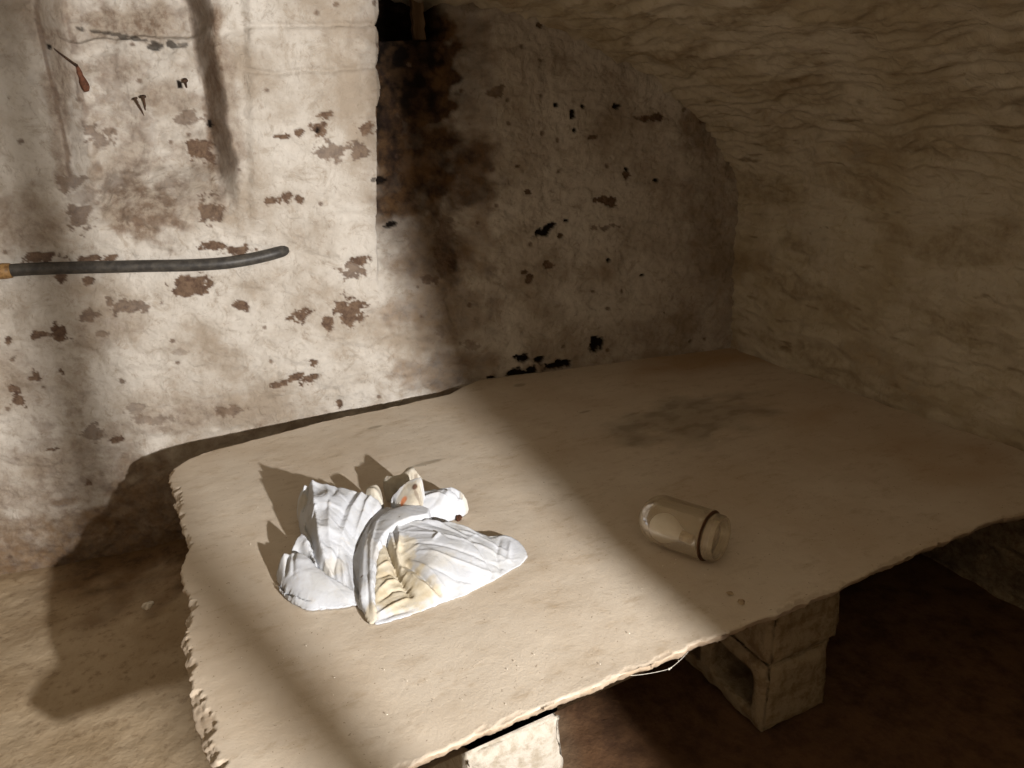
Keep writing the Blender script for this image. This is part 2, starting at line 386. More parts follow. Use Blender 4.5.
    o = link_mesh('wall_back', V, grid_faces(len(xs), len(zs))[:, ::-1], M_WALL,
                  masks={'wear_tone': np.stack([L, Dk, soot], -1).reshape(-1, 3), 'stain': np.stack([O, T, T * 0], -1).reshape(-1, 3)})
    tag(o, kind='structure')
build_back_wall()

# ------------------------------------------------------------------ right wall and barrel vault
WX, SPRING, VA, VB = 2.19, 1.10, 2.19, 0.89
def build_vault():
    ys = np.concatenate([np.linspace(-0.75, 0.2, 60, endpoint=False), np.arange(0.2, 2.95, 0.0065)])
    lower = np.arange(-0.04, SPRING, 0.0065)
    th = np.linspace(0, math.radians(118), 420)
    prof = [(WX, z, -1.0, 0.0, z) for z in lower]
    s = SPRING; last = None
    arc = []
    for t in th:
        x, z = VA * math.cos(t), SPRING + VB * math.sin(t)
        if last: s += math.hypot(x - last[0], z - last[1])
        last = (x, z)
        nx, nz = -math.cos(t) / VA, -math.sin(t) / VB; l = math.hypot(nx, nz)
        arc.append((x, z, nx / l, nz / l, s))
    def surf(pr, name, flip):
        P = np.array(pr); n = len(P)
        Sg, Yg = np.meshgrid(P[:, 4], ys, indexing='ij')
        w = 0.05 * fbm(Yg * 3, Sg * 3, 2.2, 3)
        course = ridged(Yg * 2.1, (Sg + w) * 11, 1.0, 3); flake = ridged(Yg * 7, (Sg + w) * 20, 4.0, 4)
        H = 0.025 * fbm(Yg * 1.5, Sg * 1.8, 5.0, 3) + 0.019 * course + 0.011 * flake + 0.008 * fbm(Yg * 9, Sg * 14, 3.0, 4)
        X = P[:, 0][:, None] + P[:, 2][:, None] * H; Z = P[:, 1][:, None] + P[:, 3][:, None] * H
        V = np.stack([X, Yg, Z], -1).reshape(-1, 3)
        warp = fbm(Yg * 14, Sg * 24, 2.0, 4)
        joint = sstep(0.40, 0.85, -course + 0.35 * warp)
        Lm = sstep(0.55, 0.8, fbm(Yg * 5, Sg * 26, 6.0, 4)) * 0.7
        Om = np.clip(0.75 * joint + 0.5 * sstep(0.2, 0.7, fbm(Yg * 2.2, Sg * 4, 8.0, 4)), 0, 1) * 0.75
        Tm = 0.6 * sstep(0.0, 0.5, fbm(Yg * 3, Sg * 8, 1.0, 4))
        Dk = sstep(0.95, 1.15, fbm(Yg * 9, Sg * 30, 9.0, 4)) * 0.8
        low = sstep(0.52, 0.36, Sg + 0.06 * warp); Lm = np.maximum(Lm, 0.9 * low); Dk = np.maximum(Dk, 0.45 * low * sstep(-0.2, 0.5, fbm(Yg * 8, Sg * 12, 5.5, 4)))
        z0 = np.zeros_like(Lm)
        F = grid_faces(n, len(ys)); F = F[:, ::-1] if flip else F
        o = link_mesh(name, V, F, M_VAULT, masks={'wear_tone': np.stack([Lm, Dk, z0], -1).reshape(-1, 3), 'stain': np.stack([Om, Tm, z0], -1).reshape(-1, 3)})
        tag(o, kind='structure')
    surf(prof + [arc[0]], 'wall_right', False)
    surf(arc, 'ceiling', False)
build_vault()

# ------------------------------------------------------------------ floor
def build_floor():
    xs = np.arange(-2.6, 2.5, 0.011); ys = np.arange(-2.2, 3.25, 0.011)
    X, Y = np.meshgrid(xs, ys, indexing='ij')
    H = 0.010 * fbm(X * 2, Y * 2, 1.0, 3) + 0.005 * fbm(X * 9, Y * 9, 2.0, 4) - 0.004
    toe = (WA + WB * X) - Y                                  # rubble and crumbled mortar along the wall foot
    H += 0.012 * sstep(0.2, 0.0, toe + 0.12 * fbm(X * 6, Y * 6, 4.0, 3)) - 0.055 * sstep(0.8, 0.1, toe) * sstep(0.0, -0.4, X)
    H = H * 0.7
    shade_tone = sstep(0.35, 0.75, 0.5 + 0.7 * fbm(X * 1.4, Y * 1.4, 7.0, 4) + 0.35 * sstep(0.3, 1.2, X))  # right half painted darker for the shade under the slab
    shade_tone = np.maximum(shade_tone, sstep(0.45, 0.75, X + 0.1 * fbm(X * 4, Y * 4, 3.0, 3)))
    shade_tone = shade_tone * sstep(-0.2, 0.25, X)
    toe_m = sstep(0.55, 0.1, toe + 0.25 * fbm(X * 5, Y * 5, 6.0, 4)) * sstep(-0.75, -0.4, X) * 0.9
    z0 = np.zeros_like(X)
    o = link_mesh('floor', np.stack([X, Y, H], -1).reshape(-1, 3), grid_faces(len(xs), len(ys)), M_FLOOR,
                  masks={'wear_tone': np.stack([toe_m, shade_tone, z0], -1).reshape(-1, 3)})
    tag(o, kind='structure')
build_floor()

# ------------------------------------------------------------------ unseen wall and post added behind the viewer to shape the light
LAMP = np.array([0.88, -1.60, 1.52])
JY = -0.75
def box(x0, x1, y0, y1, z0, z1):
    v = [(x, y, z) for x in (x0, x1) for y in (y0, y1) for z in (z0, z1)]
    f = [(0, 1, 3, 2), (4, 6, 7, 5), (0, 4, 5, 1), (2, 3, 7, 6), (0, 2, 6, 4), (1, 5, 7, 3)]
    return np.array(v, float), f
def prism_y(poly, y0, y1):
    """upright slab of wall from an outline in (x, z)"""
    n = len(poly)
    v = [(x, y0, z) for x, z in poly] + [(x, y1, z) for x, z in poly]
    f = [tuple(range(n)), tuple(range(2 * n - 1, n - 1, -1))] + [(i, i + n, (i + 1) % n + n, (i + 1) % n) for i in range(n)]
    return np.array(v, float), f
def build_front():
    # blocker edge shaped for its shadow: the lower part throws the edge of the light across the slab, its leaning upper part across the wall
    def hit(P):
        q = LAMP + (np.asarray(P) - LAMP) * ((JY - LAMP[1]) / (P[1] - LAMP[1])); return q[0], q[2]
    e = [hit(at_z(*p, SLAB_Z)) for p in ((736, 668), (699, 632), (645, 589), (583, 534), (536, 479), (483, 425), (463, 399))]
    e += [hit(at_wall(*p)) for p in ((436, 372), (423, 336), (406, 278), (394, 200), (389, 110), (384, 10), (381, -60))]
    e = sorted(e, key=lambda q: q[1])
    poly = [(2.4, 0.0), (e[0][0] - 0.01, 0.0)] + e + [(e[-1][0] - 0.03, 2.4), (2.4, 2.4)]
    v, f = prism_y(poly[::-1], JY - 0.05, JY)
    o = link_mesh('shadow_wall', v, f, M_VAULT, smooth=False); tag(o, kind='structure')
    a, b = hit(at_z(372, 768, SLAB_Z)), hit(at_z(205, 570, SLAB_Z))
    k = (b[0] - a[0]) / (b[1] - a[1]); X = lambda z: a[0] + k * (z - a[1])
    v, f = prism_y([(X(0) - 0.017, 0), (X(2.4) - 0.012, 2.4), (X(2.4) + 0.012, 2.4), (X(0) + 0.017, 0)], JY - 0.03, JY)
    o = link_mesh('shadow_post_1', v, f, M_WOOD, smooth=False); tag(o, kind='structure')  # post added out of view to cast the dark band
build_front()

# ------------------------------------------------------------------ stone slab table
def resample(pts, n):
    pts = np.array(pts, float); d = np.concatenate([[0], np.cumsum(np.hypot(*np.diff(pts[:, :2], axis=0).T))])
    t = np.linspace(0, d[-1], n)
    return np.stack([np.interp(t, d, pts[:, k]) for k in range(pts.shape[1])], -1)
def build_slab():
    zt = SLAB_Z
    P = lambda L: [at_z(x, y, zt)[:2] for x, y in L]
    fl = np.array([-0.115, 0.965])
    left = [fl] + P([(222, 785), (212, 768), (204, 752), (196, 722), (190, 692), (187, 672), (184, 655), (181, 638), (186, 622), (190, 604), (187, 590), (183, 580), (179, 570), (184, 556), (187, 545), (181, 528), (176, 514), (172, 498), (169, 472)])
    front = [fl] + P([(350, 790), (405, 768), (440, 752), (470, 739), (510, 722), (555, 704), (600, 686), (640, 668), (670, 655), (700, 641), (740, 628), (790, 608), (835, 590), (870, 571), (920, 549), (960, 534), (985, 524), (1024, 514)]) + [np.array([2.215, 0.93])]
    back = P([(169, 472), (190, 459), (215, 450), (245, 442), (272, 435), (300, 427.5), (350, 415.5), (400, 406), (450, 395)])
    back += [np.array([x, WA + WB * x + 0.03]) for x in np.linspace(1.10, 2.215, 12)]
    right = [front[-1], back[-1]]
    NU, NV = 580, 400
    lf, rt, fr, bk = resample(left, NV), resample(right, NV), resample(front, NU), resample(back, NU)
    def chip(a, amp, sc, seed, axis):
        s = np.arange(len(a)) / len(a) * sc
        a[:, axis] += amp * (fbm(s, seed, 0.3, 5, 0.6)) ; return a
    def jag(n, length, seed):
        rs = np.random.RandomState(seed); t = np.linspace(0, length, n); out = np.zeros(n)
        for lo, hi, amp in ((0.03, 0.12, 0.006), (0.008, 0.035, 0.0045), (0.004, 0.010, 0.0016)):
            kx = np.cumsum(rs.uniform(lo, hi, int(length / lo) + 4)) - hi; out += np.interp(t, kx, rs.uniform(-amp, amp, len(kx)))
        return out
    lf[:, 0] += jag(NV, 1.5, 3); fr[:, 1] += 0.7 * jag(NU, 2.3, 4); bk[:, 1] += 0.6 * jag(NU, 2.3, 5)
    c00, c10, c01, c11 = fr[0].copy(), fr[-1].copy(), bk[0].copy(), bk[-1].copy()
    lf += np.linspace(c00 - lf[0], c01 - lf[-1], NV); rt += np.linspace(c10 - rt[0], c11 - rt[-1], NV)
    u = np.linspace(0, 1, NU)[:, None, None]; v = np.linspace(0, 1, NV)[None, :, None]
    G = (1 - v) * fr[:, None] + v * bk[:, None] + (1 - u) * lf[None] + u * rt[None] - ((1 - u) * (1 - v) * c00 + u * (1 - v) * c10 + (1 - u) * v * c01 + u * v * c11)
    X, Y = G[..., 0], G[..., 1]
    Z = zt + 0.004 * fbm(X * 1.6, Y * 1.6, 2.0, 3) + 0.0009 * fbm(X * 7, Y * 9, 6.0, 4)
    # worn, spalled rims
    uu, vv = np.linspace(0, 1, NU)[:, None], np.linspace(0, 1, NV)[None, :]
    dl, df = uu * 2.28, vv * 1.6
    flake = 0.5 + 0.5 * fbm(X * 11, Y * 11, 4.0, 4)
    dm = np.minimum(dl, df)
    wl = np.clip(0.008 + 3.0 * jag(NV, 1.5, 8), 0, 0.04)[None, :]; wf = np.clip(0.004 + 2.2 * jag(NU, 2.3, 9), 0, 0.03)[:, None]
    step_l, step_f = (dl < wl + 0.002 * flake), (df < wf + 0.002 * flake)
    Z -= 0.005 * step_l + 0.002 * step_f
    Z -= 0.004 * (dl < 0.45 * wl)
    L = np.maximum(0.30 * step_l, 0.25 * step_f) * (0.4 + flake)
    L = np.clip(L, 0, 0.6)
    # two spalls along the left rim
    for pts, r in (([(187, 545), (196, 536), (204, 530)], 0.006), ([(188, 566), (198, 556), (206, 545)], 0.007), ([(192, 600), (196, 622), (200, 632), (202, 648), (196, 660), (188, 668)], 0.005), ([(203, 610), (199, 625)], 0.004)):
        w = resample([at_z(x, y, zt)[:2] for x, y in pts], 60)
        sub = (dl < 0.22)
        dd = np.full(X.shape, 9.0)
        ii = np.where(sub)
        d2 = np.min(np.hypot(X[ii][:, None] - w[None, :, 0], Y[ii][:, None] - w[None, :, 1]), 1) if len(ii[0]) else []
        dd[ii] = d2
        m = sstep(r * 1.3, r * 0.3, dd)
        Z -= 0.009 * m; L = np.maximum(L, 0.9 * m)
    # grey damp patch in the dim half and an ochre tide around it
    w2 = fbm(X * 6, Y * 10, 3.0, 4)
    pa, pb = at_z(690, 418, zt), at_z(620, 408, zt)
    D = sstep(1.15, 0.5, np.hypot((X - pa[0]) / 0.34, (Y - pa[1]) / 0.20) + 0.45 * w2) * (0.6 + 0.4 * sstep(-0.2, 0.5, fbm(X * 12, Y * 18, 5.0, 4)))
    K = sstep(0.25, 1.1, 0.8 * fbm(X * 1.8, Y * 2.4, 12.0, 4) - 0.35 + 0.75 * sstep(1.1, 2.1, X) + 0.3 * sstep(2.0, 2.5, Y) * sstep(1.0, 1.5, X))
    for px, py, rx, ry in ((375, 427, .028, .012), (428, 463, .05, .012), (585, 412, .03, .01), (634, 414, .03, .008), (520, 385, .03, .02)):
        q = at_z(px, py, zt); D = np.maximum(D, 0.8 * sstep(1.2, 0.6, np.hypot((X - q[0]) / rx, (Y - q[1]) / ry) + 0.4 * w2))
    V = np.stack([X, Y, Z], -1).reshape(-1, 3)
    F = list(map(tuple, grid_faces(NU, NV)))
    # broken rim: four rings going down and round to the underside
    ring = [i * NV for i in range(NU)] + [(NU - 1) * NV + j for j in range(1, NV)] + [i * NV + NV - 1 for i in range(NU - 2, -1, -1)] + [j for j in range(NV - 2, 0, -1)]
    base = V[ring]; cen = V.mean(0)
    n = len(ring); k = np.arange(n) / n * 120
    tang = np.roll(base, -1, 0) - np.roll(base, 1, 0); nor = np.stack([tang[:, 1], -tang[:, 0]], -1)
    nor /= np.linalg.norm(nor, axis=1)[:, None] + 1e-9
    allV = [V]; prev = np.array(ring); cnt = len(V)
    for q, (dz, out) in enumerate([(0.001, 0.0004), (0.010, -0.002), (0.020, -0.010), (0.031, -0.024), (0.042, -0.05)]):
        rr = base.copy(); wob = 0.003 * fbm(k * 3, q * 0.9, 1.0, 5, 0.7)
        rr[:, :2] += nor * (out + wob)[:, None]; rr[:, 2] = base[:, 2] - dz + 0.003 * fbm(k * 0.7, q * 1.1 + 40, 2.0, 3) * (q < 4)
        if q == 4: rr[:, 2] = zt - 0.042
        cur = cnt + np.arange(n); cnt += n; allV.append(rr)
        nx = np.roll(cur, -1); px_ = np.roll(prev, -1)
        F += [(a, c, d, b) for a, b, c, d in zip(prev, px_, cur, nx)]
        prev = cur
    allV = np.concatenate(allV)
    F.append(tuple(prev[::-1]))
    mk = np.zeros((len(allV), 3)); mk[:len(V)] = np.stack([L, D, K], -1).reshape(-1, 3); mk[len(V):] = (0.45, 0, 0.3)
    o = link_mesh('stone_slab', allV, F, M_SLAB, masks={'wear_tone': mk})
    tag(o, 'large worn stone slab forming a low table on concrete blocks against the cellar wall', 'table')
build_slab()

# ------------------------------------------------------------------ concrete blocks
def block(name, x0, y0, z0, mat, label, seed, w=0.215, l=0.44, h=0.212, hollow=True, rz=0.0):
    """hollow dense block lying on its edge, cells running sideways (along X)"""
    bm = bmesh.new()
    # side outline in (y, z) with two cells
    def ringpts(ya, yb, za, zb, r, n=5):
        out = []
        for cx, cy, a0 in ((yb - r, zb - r, 0), (ya + r, zb - r, 90), (ya + r, za + r, 180), (yb - r, za + r, 270)):
            for i in range(n):
                a = math.radians(a0 + 90 * i / (n - 1)); out.append((cx + r * math.cos(a), cy + r * math.sin(a)))
        return out
    outer = ringpts(0, l, 0, h, 0.012)
    wt = 0.045
    cl = (l - 3 * wt) / 2
    holes = [ringpts(wt, wt + cl, wt, h - wt, 0.02), ringpts(2 * wt + cl, 2 * wt + 2 * cl, wt, h - wt, 0.02)] if hollow else []
    # fine constrained triangulation of the side so that it can be roughened
    pts, edges = [], []
    for loop in [outer] + holes:
        rs = []
        for i in range(len(loop)):
            a, b = Vector(loop[i]), Vector(loop[(i + 1) % len(loop)]); m = max(1, int((b - a).length / 0.01))
            rs += [a.lerp(b, q / m) for q in range(m)]
        s0 = len(pts); pts += rs; edges += [(s0 + i, s0 + (i + 1) % len(rs)) for i in range(len(rs))]
    nb = len(pts)
    def inside(p, loop):
        c = False; j = len(loop) - 1
        for i in range(len(loop)):
            if (loop[i][1] > p[1]) != (loop[j][1] > p[1]) and p[0] < (loop[j][0] - loop[i][0]) * (p[1] - loop[i][1]) / (loop[j][1] - loop[i][1]) + loop[i][0]: c = not c
            j = i
        return c
    for a in np.arange(0.006, l, 0.01):
        for b in np.arange(0.006, h, 0.01):
            if inside((a, b), outer) and not any(inside((a, b), q) for q in holes):
                if min((Vector((a, b)) - p).length for p in pts[:nb]) > 0.005: pts.append(Vector((a, b)))
    r = delaunay_2d_cdt(pts, edges, [], 0, 1e-5)
    vs, fs = r[0], r[2]
    keep = []
    for f in fs:
        c = sum((vs[i] for i in f), Vector((0, 0))) / len(f)
        if inside(c, outer) and not any(inside(c, q) for q in holes): keep.append(f)
    lay = [i / 14 for i in range(15)]
    A = [bm.verts.new((0, v.x, v.y)) for v in vs]; B = [bm.verts.new((w, v.x, v.y)) for v in vs]
    for f in keep:
        bm.faces.new([A[i] for i in f][::-1]); bm.faces.new([B[i] for i in f])
    ecount = {}
    for f in keep:
        for i in range(len(f)):
            e = (f[i], f[(i + 1) % len(f)]); ecount[e] = 1
    mids = {}
    for (i, j) in list(ecount):
        if (j, i) in ecount: continue
        for q in (i, j):
            if q not in mids:
                mids[q] = [A[q]] + [bm.verts.new((w * t, vs[q].x, vs[q].y)) for t in lay[1:-1]] + [B[q]]
        for k in range(len(lay) - 1):
            bm.faces.new((mids[i][k], mids[i][k + 1], mids[j][k + 1], mids[j][k]))
    bmesh.ops.recalc_face_normals(bm, faces=bm.faces)
    bm.normal_update()
    co = np.array([v.co[:] for v in bm.verts]); no = np.array([v.normal[:] for v in bm.verts])
    d = 0.004 * fbm(co[:, 0] * 14 + seed, co[:, 1] * 14, co[:, 2] * 14, 4) + 0.002 * pnoise(co[:, 0] * 60 + seed, co[:, 1] * 60, co[:, 2] * 60)
    # knocked arrises
    ex = np.minimum(co[:, 0], w - co[:, 0]); ey = np.minimum(co[:, 1], l - co[:, 1]); ez = np.minimum(co[:, 2], h - co[:, 2])
    e3 = np.sort(np.stack([ex, ey, ez]), 0); near = sstep(0.03, 0.0, e3[1])
    d -= near * (0.008 + 0.018 * np.clip(fbm(co[:, 0] * 9 + seed, co[:, 1] * 9, co[:, 2] * 9 + 3, 3), 0, 1))
    co2 = co + no * np.minimum(d, 0.0005)[:, None]
    co2[:, 2] = np.clip(co2[:, 2], 0, h)
    for v, c in zip(bm.verts, co2): v.co = c
    me = bpy.data.meshes.new(name); bm.to_mesh(me); bm.free()
    me.polygons.foreach_set('use_smooth', [True] * len(me.polygons)); me.materials.append(mat)
    o = bpy.data.objects.new(name, me); COL.objects.link(o); o.location = (x0, y0, z0); o.rotation_euler.z = rz
    tag(o, label, 'block'); return o
_f = at_z(763, 738, 0.009); FX, FY = _f[0], _f[1]
block('concrete_block', FX, FY, 0.009, M_BLOCK, 'rough hollow concrete block with an open side cell, bottom of the shaded pair', 3.1, w=0.213)
block('concrete_block', FX - 0.006, FY - 0.012, 0.2245, M_BLOCK, 'rough concrete block directly under the slab, top of the shaded pair', 8.4, hollow=False, w=0.222)
NX, NY = at_y(464, 745, 0.957)[0], 0.957
block('concrete_block', NX, NY, 0.2245, M_BLOCK_WHITE, 'pale whitewashed concrete block in the light under the front edge of the slab', 15.2, hollow=False, w=0.2)
block('concrete_block', NX + 0.006, NY + 0.004, 0.009, M_BLOCK_WHITE, 'pale concrete block on the floor beneath the whitewashed one, at the lower picture edge', 21.7)

# ------------------------------------------------------------------ black pipe along the wall
def build_pipe():
    pts = [(6, 271), (20, 269.5), (60, 268), (110, 267), (150, 266), (190, 265.5), (225, 263.5), (250, 259.5), (270, 255), (284, 250.5), (290, 249)]
    path = []
    for i, (x, y) in enumerate(pts):
        p = at_wall(x, y); path.append(wall_hit(x, y, 0.03 if i < 7 else (0.024, 0.016, 0.0, -0.035)[i - 7]))
    P = resample(np.array(path), 60)
    for _ in range(6): P[1:-1] = 0.25 * P[:-2] + 0.5 * P[1:-1] + 0.25 * P[2:]
    root = empty('rubber_pipe', P[0])
    v, f = tube(P, 0.0205, 18); child('hose', v, f, M_PIPE, root)
    a = P[0] + (P[0] - P[3]) / np.linalg.norm(P[0] - P[3]) * 0.11
    v, f = tube([a, a + (P[0] - a) * 0.5, P[0], P[1]], [0.025, 0.025, 0.0255, 0.0235], 18); o = child('sleeve', v, f, M_BRASS, root); o['label'] = 'dull tan brass sleeve'
    tag(root, 'black rubber pipe running along the whitewashed back wall below the niche', 'pipe')
build_pipe()

# ------------------------------------------------------------------ iron in the niche
def on_niche(px, py, back):
    return wall_hit(px, py, -back)
def nail(name, head, foot, r, label, group=None, back=0.10):
    a, b = on_niche(*head, -0.022), on_niche(*foot, 0.012)
    ax = (b - a) / np.linalg.norm(b - a); L = np.linalg.norm(b - a)
    root = empty(name, a)
    v, f = lathe([(0.0, 0), (0, r * 2.2), (r * 0.8, r * 2.3), (r * 1.2, r * 1.2)], a, ax, 14); child('head', v, f, M_IRON, root)
    v, f = lathe([(r, r), (L * 0.6, r * 0.9), (L * 0.9, r * 0.6), (L, 0)], a, ax, 10); child('shank', v, f, M_IRON, root)
    tag(root, label, 'nail', group); return root
nail('iron_nail', (135, 98), (146, 119), 0.0035, 'slender slanting iron nail in the niche, left of the crossed pair')
nail('iron_nail', (143, 96), (147, 118), 0.0042, 'upright rusty iron nail in the niche, right of the crossed pair')
nail('iron_nail', (185, 80), (187, 90), 0.004, 'short dark nail stub in the niche nearest the pier')
def rust_pin():
    a, b = on_niche(77, 66, 0.004), on_niche(87, 91, -0.008)
    root = empty('rusty_bolt', a)
    P = resample(np.array([a, b]), 9); rad = [0.006, 0.007, 0.008, 0.009, 0.010, 0.012, 0.013, 0.012, 0.007]
    v, f = tube(P, rad, 14); v = v + 0.004 * np.stack([pnoise(v[:, 0] * 60, v[:, 1] * 60, v[:, 2] * 60)] * 3, -1)
    child('stub', v, f, M_RUST, root)
    c, d_ = on_niche(50, 46, 0.002), a
    v, f = tube(resample(np.array([c, d_]), 6), [0.002, 0.003, 0.003, 0.004, 0.004, 0.006], 8); child('wire', v, f, M_IRON, root)
    tag(root, 'red-brown rusty iron bolt stub with a wire at the left jamb of the niche', 'bolt')
rust_pin()
def batten():
    def q(px, py):
        d = ray(px, py); return CAM + d * ((WA + 0.20) / (d[1] - WB * d[0]))
    a, b = q(414, -30), q(419, 40)
    w = 0.022
    pts = resample(np.array([a, b]), 14); V, F = [], []
    for i, p in enumerate(pts):
        jx = 0.003 * math.sin(i * 2.1)
        for dx, dy in ((-w, -0.012), (w, -0.012), (w, 0.012), (-w, 0.012)): V.append(p + np.array([dx + jx, dy, 0]))
    for i in range(len(pts) - 1):
        for k in range(4): F.append((i * 4 + k, i * 4 + (k + 1) % 4, i * 4 + 4 + (k + 1) % 4, i * 4 + 4 + k))
    F += [(3, 2, 1, 0), tuple(len(pts) * 4 - 4 + k for k in range(4))]
    o = link_mesh('wooden_batten', V, F, M_WOOD, smooth=False)
    tag(o, 'upright grimy wooden batten standing in the black opening at the head of the sooty recess', 'batten')
batten()

# ------------------------------------------------------------------ well-glass lamp cover and the bulb inside
def build_lamp_glass():
    R = 0.060
    g0, g1 = at_z(662, 543, SLAB_Z), at_z(704, 558, SLAB_Z)
    ax = (g1 - g0); ax[2] = 0; ax /= np.linalg.norm(ax)
    o = g0 + np.array([0, 0, R + 0.004]) - ax * 0.0
    # profile: dome end at negative s
    prof = [(-R * 0.93 * math.cos(t), R * math.sin(t)) for t in np.linspace(0.001, math.pi / 2, 18)]
    Lc = LAMP_LEN
    outer = prof + [(s, R) for s in np.linspace(0.004, Lc, 12)] + [(Lc + 0.004, R * 1.03), (Lc + 0.008, R * 0.98), (Lc + 0.009, R * 0.86)]
    root = empty('lamp_glass', (o[0], o[1], SLAB_Z))
    inner = [(s + 0.003 if s < 0 else s, max(r - 0.003, 0)) for s, r in (prof + [(s, R) for s in np.linspace(0.004, Lc, 12)])]
    v, f = lathe(outer, o, ax, 64); v2, f2 = lathe(inner, o, ax, 64)
    child('dome', v, f, M_GLASS, root)
    n = Lc + 0.008
    neck = [(n, R * 0.87)]
    for k in range(3):
        b = n + 0.004 + k * 0.0075; neck += [(b, R * 0.87), (b + 0.002, R * 0.93), (b + 0.004, R * 0.93), (b + 0.006, R * 0.87)]
    e = neck[-1][0]; neck += [(e + 0.003, R * 0.88), (e + 0.005, R * 0.84), (e + 0.004, R * 0.79), (e - 0.002, R * 0.78), (n, R * 0.78)]
    v, f = lathe(neck, o, ax, 64); nk = child('threaded_neck', v, f, M_GLASS, root); nk['label'] = 'open neck with screw thread'
    gk = [(Lc + 0.007, R * 0.86), (Lc + 0.0065, R * 1.0), (Lc + 0.008, R * 1.015), (Lc + 0.0095, R * 1.0), (Lc + 0.010, R * 0.86)]
    v, f = lathe(gk, o, ax, 64); child('gasket', v, f, M_GASKET, root)
    tag(root, 'clear dusty glass lamp cover with domed end lying on its side on the slab', 'lamp cover')
    # opal bulb resting on the inside of the glass
    rb = 0.036
    q = o + ax * 0.005 - np.array([0, 0, R - 0.004 - rb])
    bax = ax + np.array([0, 0, -0.10]); bax /= np.linalg.norm(bax)
    br = empty('light_bulb', (q[0], q[1], q[2] - rb))
    pr = [(-rb * math.cos(t), rb * math.sin(t)) for t in np.linspace(0.001, math.pi * 0.62, 20)]
    pr += [(0.026, 0.0275), (0.036, 0.0205), (0.043, 0.0165), (0.047, 0.0145)]
    v, f = lathe(pr, q, bax, 40); child('envelope', v, f, M_OPAL, br)
    pc = [(0.046, 0.0135), (0.047, 0.0128), (0.074, 0.0128), (0.076, 0.0115), (0.078, 0.006), (0.079, 0)]
    v, f = lathe(pc, q, bax, 32); cp = child('cap', v, f, M_CAP, br); cp['label'] = 'pale brass bayonet cap'
    tag(br, 'white opal light bulb lying inside the glass lamp cover', 'light bulb')
LAMP_LEN = 0.114
build_lamp_glass()

# ------------------------------------------------------------------ crumpled cloth
def rbf(ctrl):
    C = np.array(ctrl, float); n = len(C)
    def ph(r): return np.where(r > 1e-9, r * r * np.log(r + 1e-12), 0)
    A = np.zeros((n + 3, n + 3)); D = np.hypot(C[:, None, 0] - C[None, :, 0], C[:, None, 1] - C[None, :, 1])
    A[:n, :n] = ph(D) + np.eye(n) * 1e-5; A[:n, n] = 1; A[:n, n + 1:] = C[:, :2]; A[n, :n] = 1; A[n + 1:, :n] = C[:, :2].T
    w = np.linalg.solve(A, np.concatenate([C[:, 2], np.zeros(3)]))
    def ev(x, y):
        d = np.hypot(np.asarray(x)[:, None] - C[None, :, 0], np.asarray(y)[:, None] - C[None, :, 1])
        return ph(d) @ w[:n] + w[n] + w[n + 1] * x + w[n + 2] * y
    return ev
def wpt(px, py, h): 
    p = at_z(px, py, SLAB_Z + h); return (p[0], p[1], h)
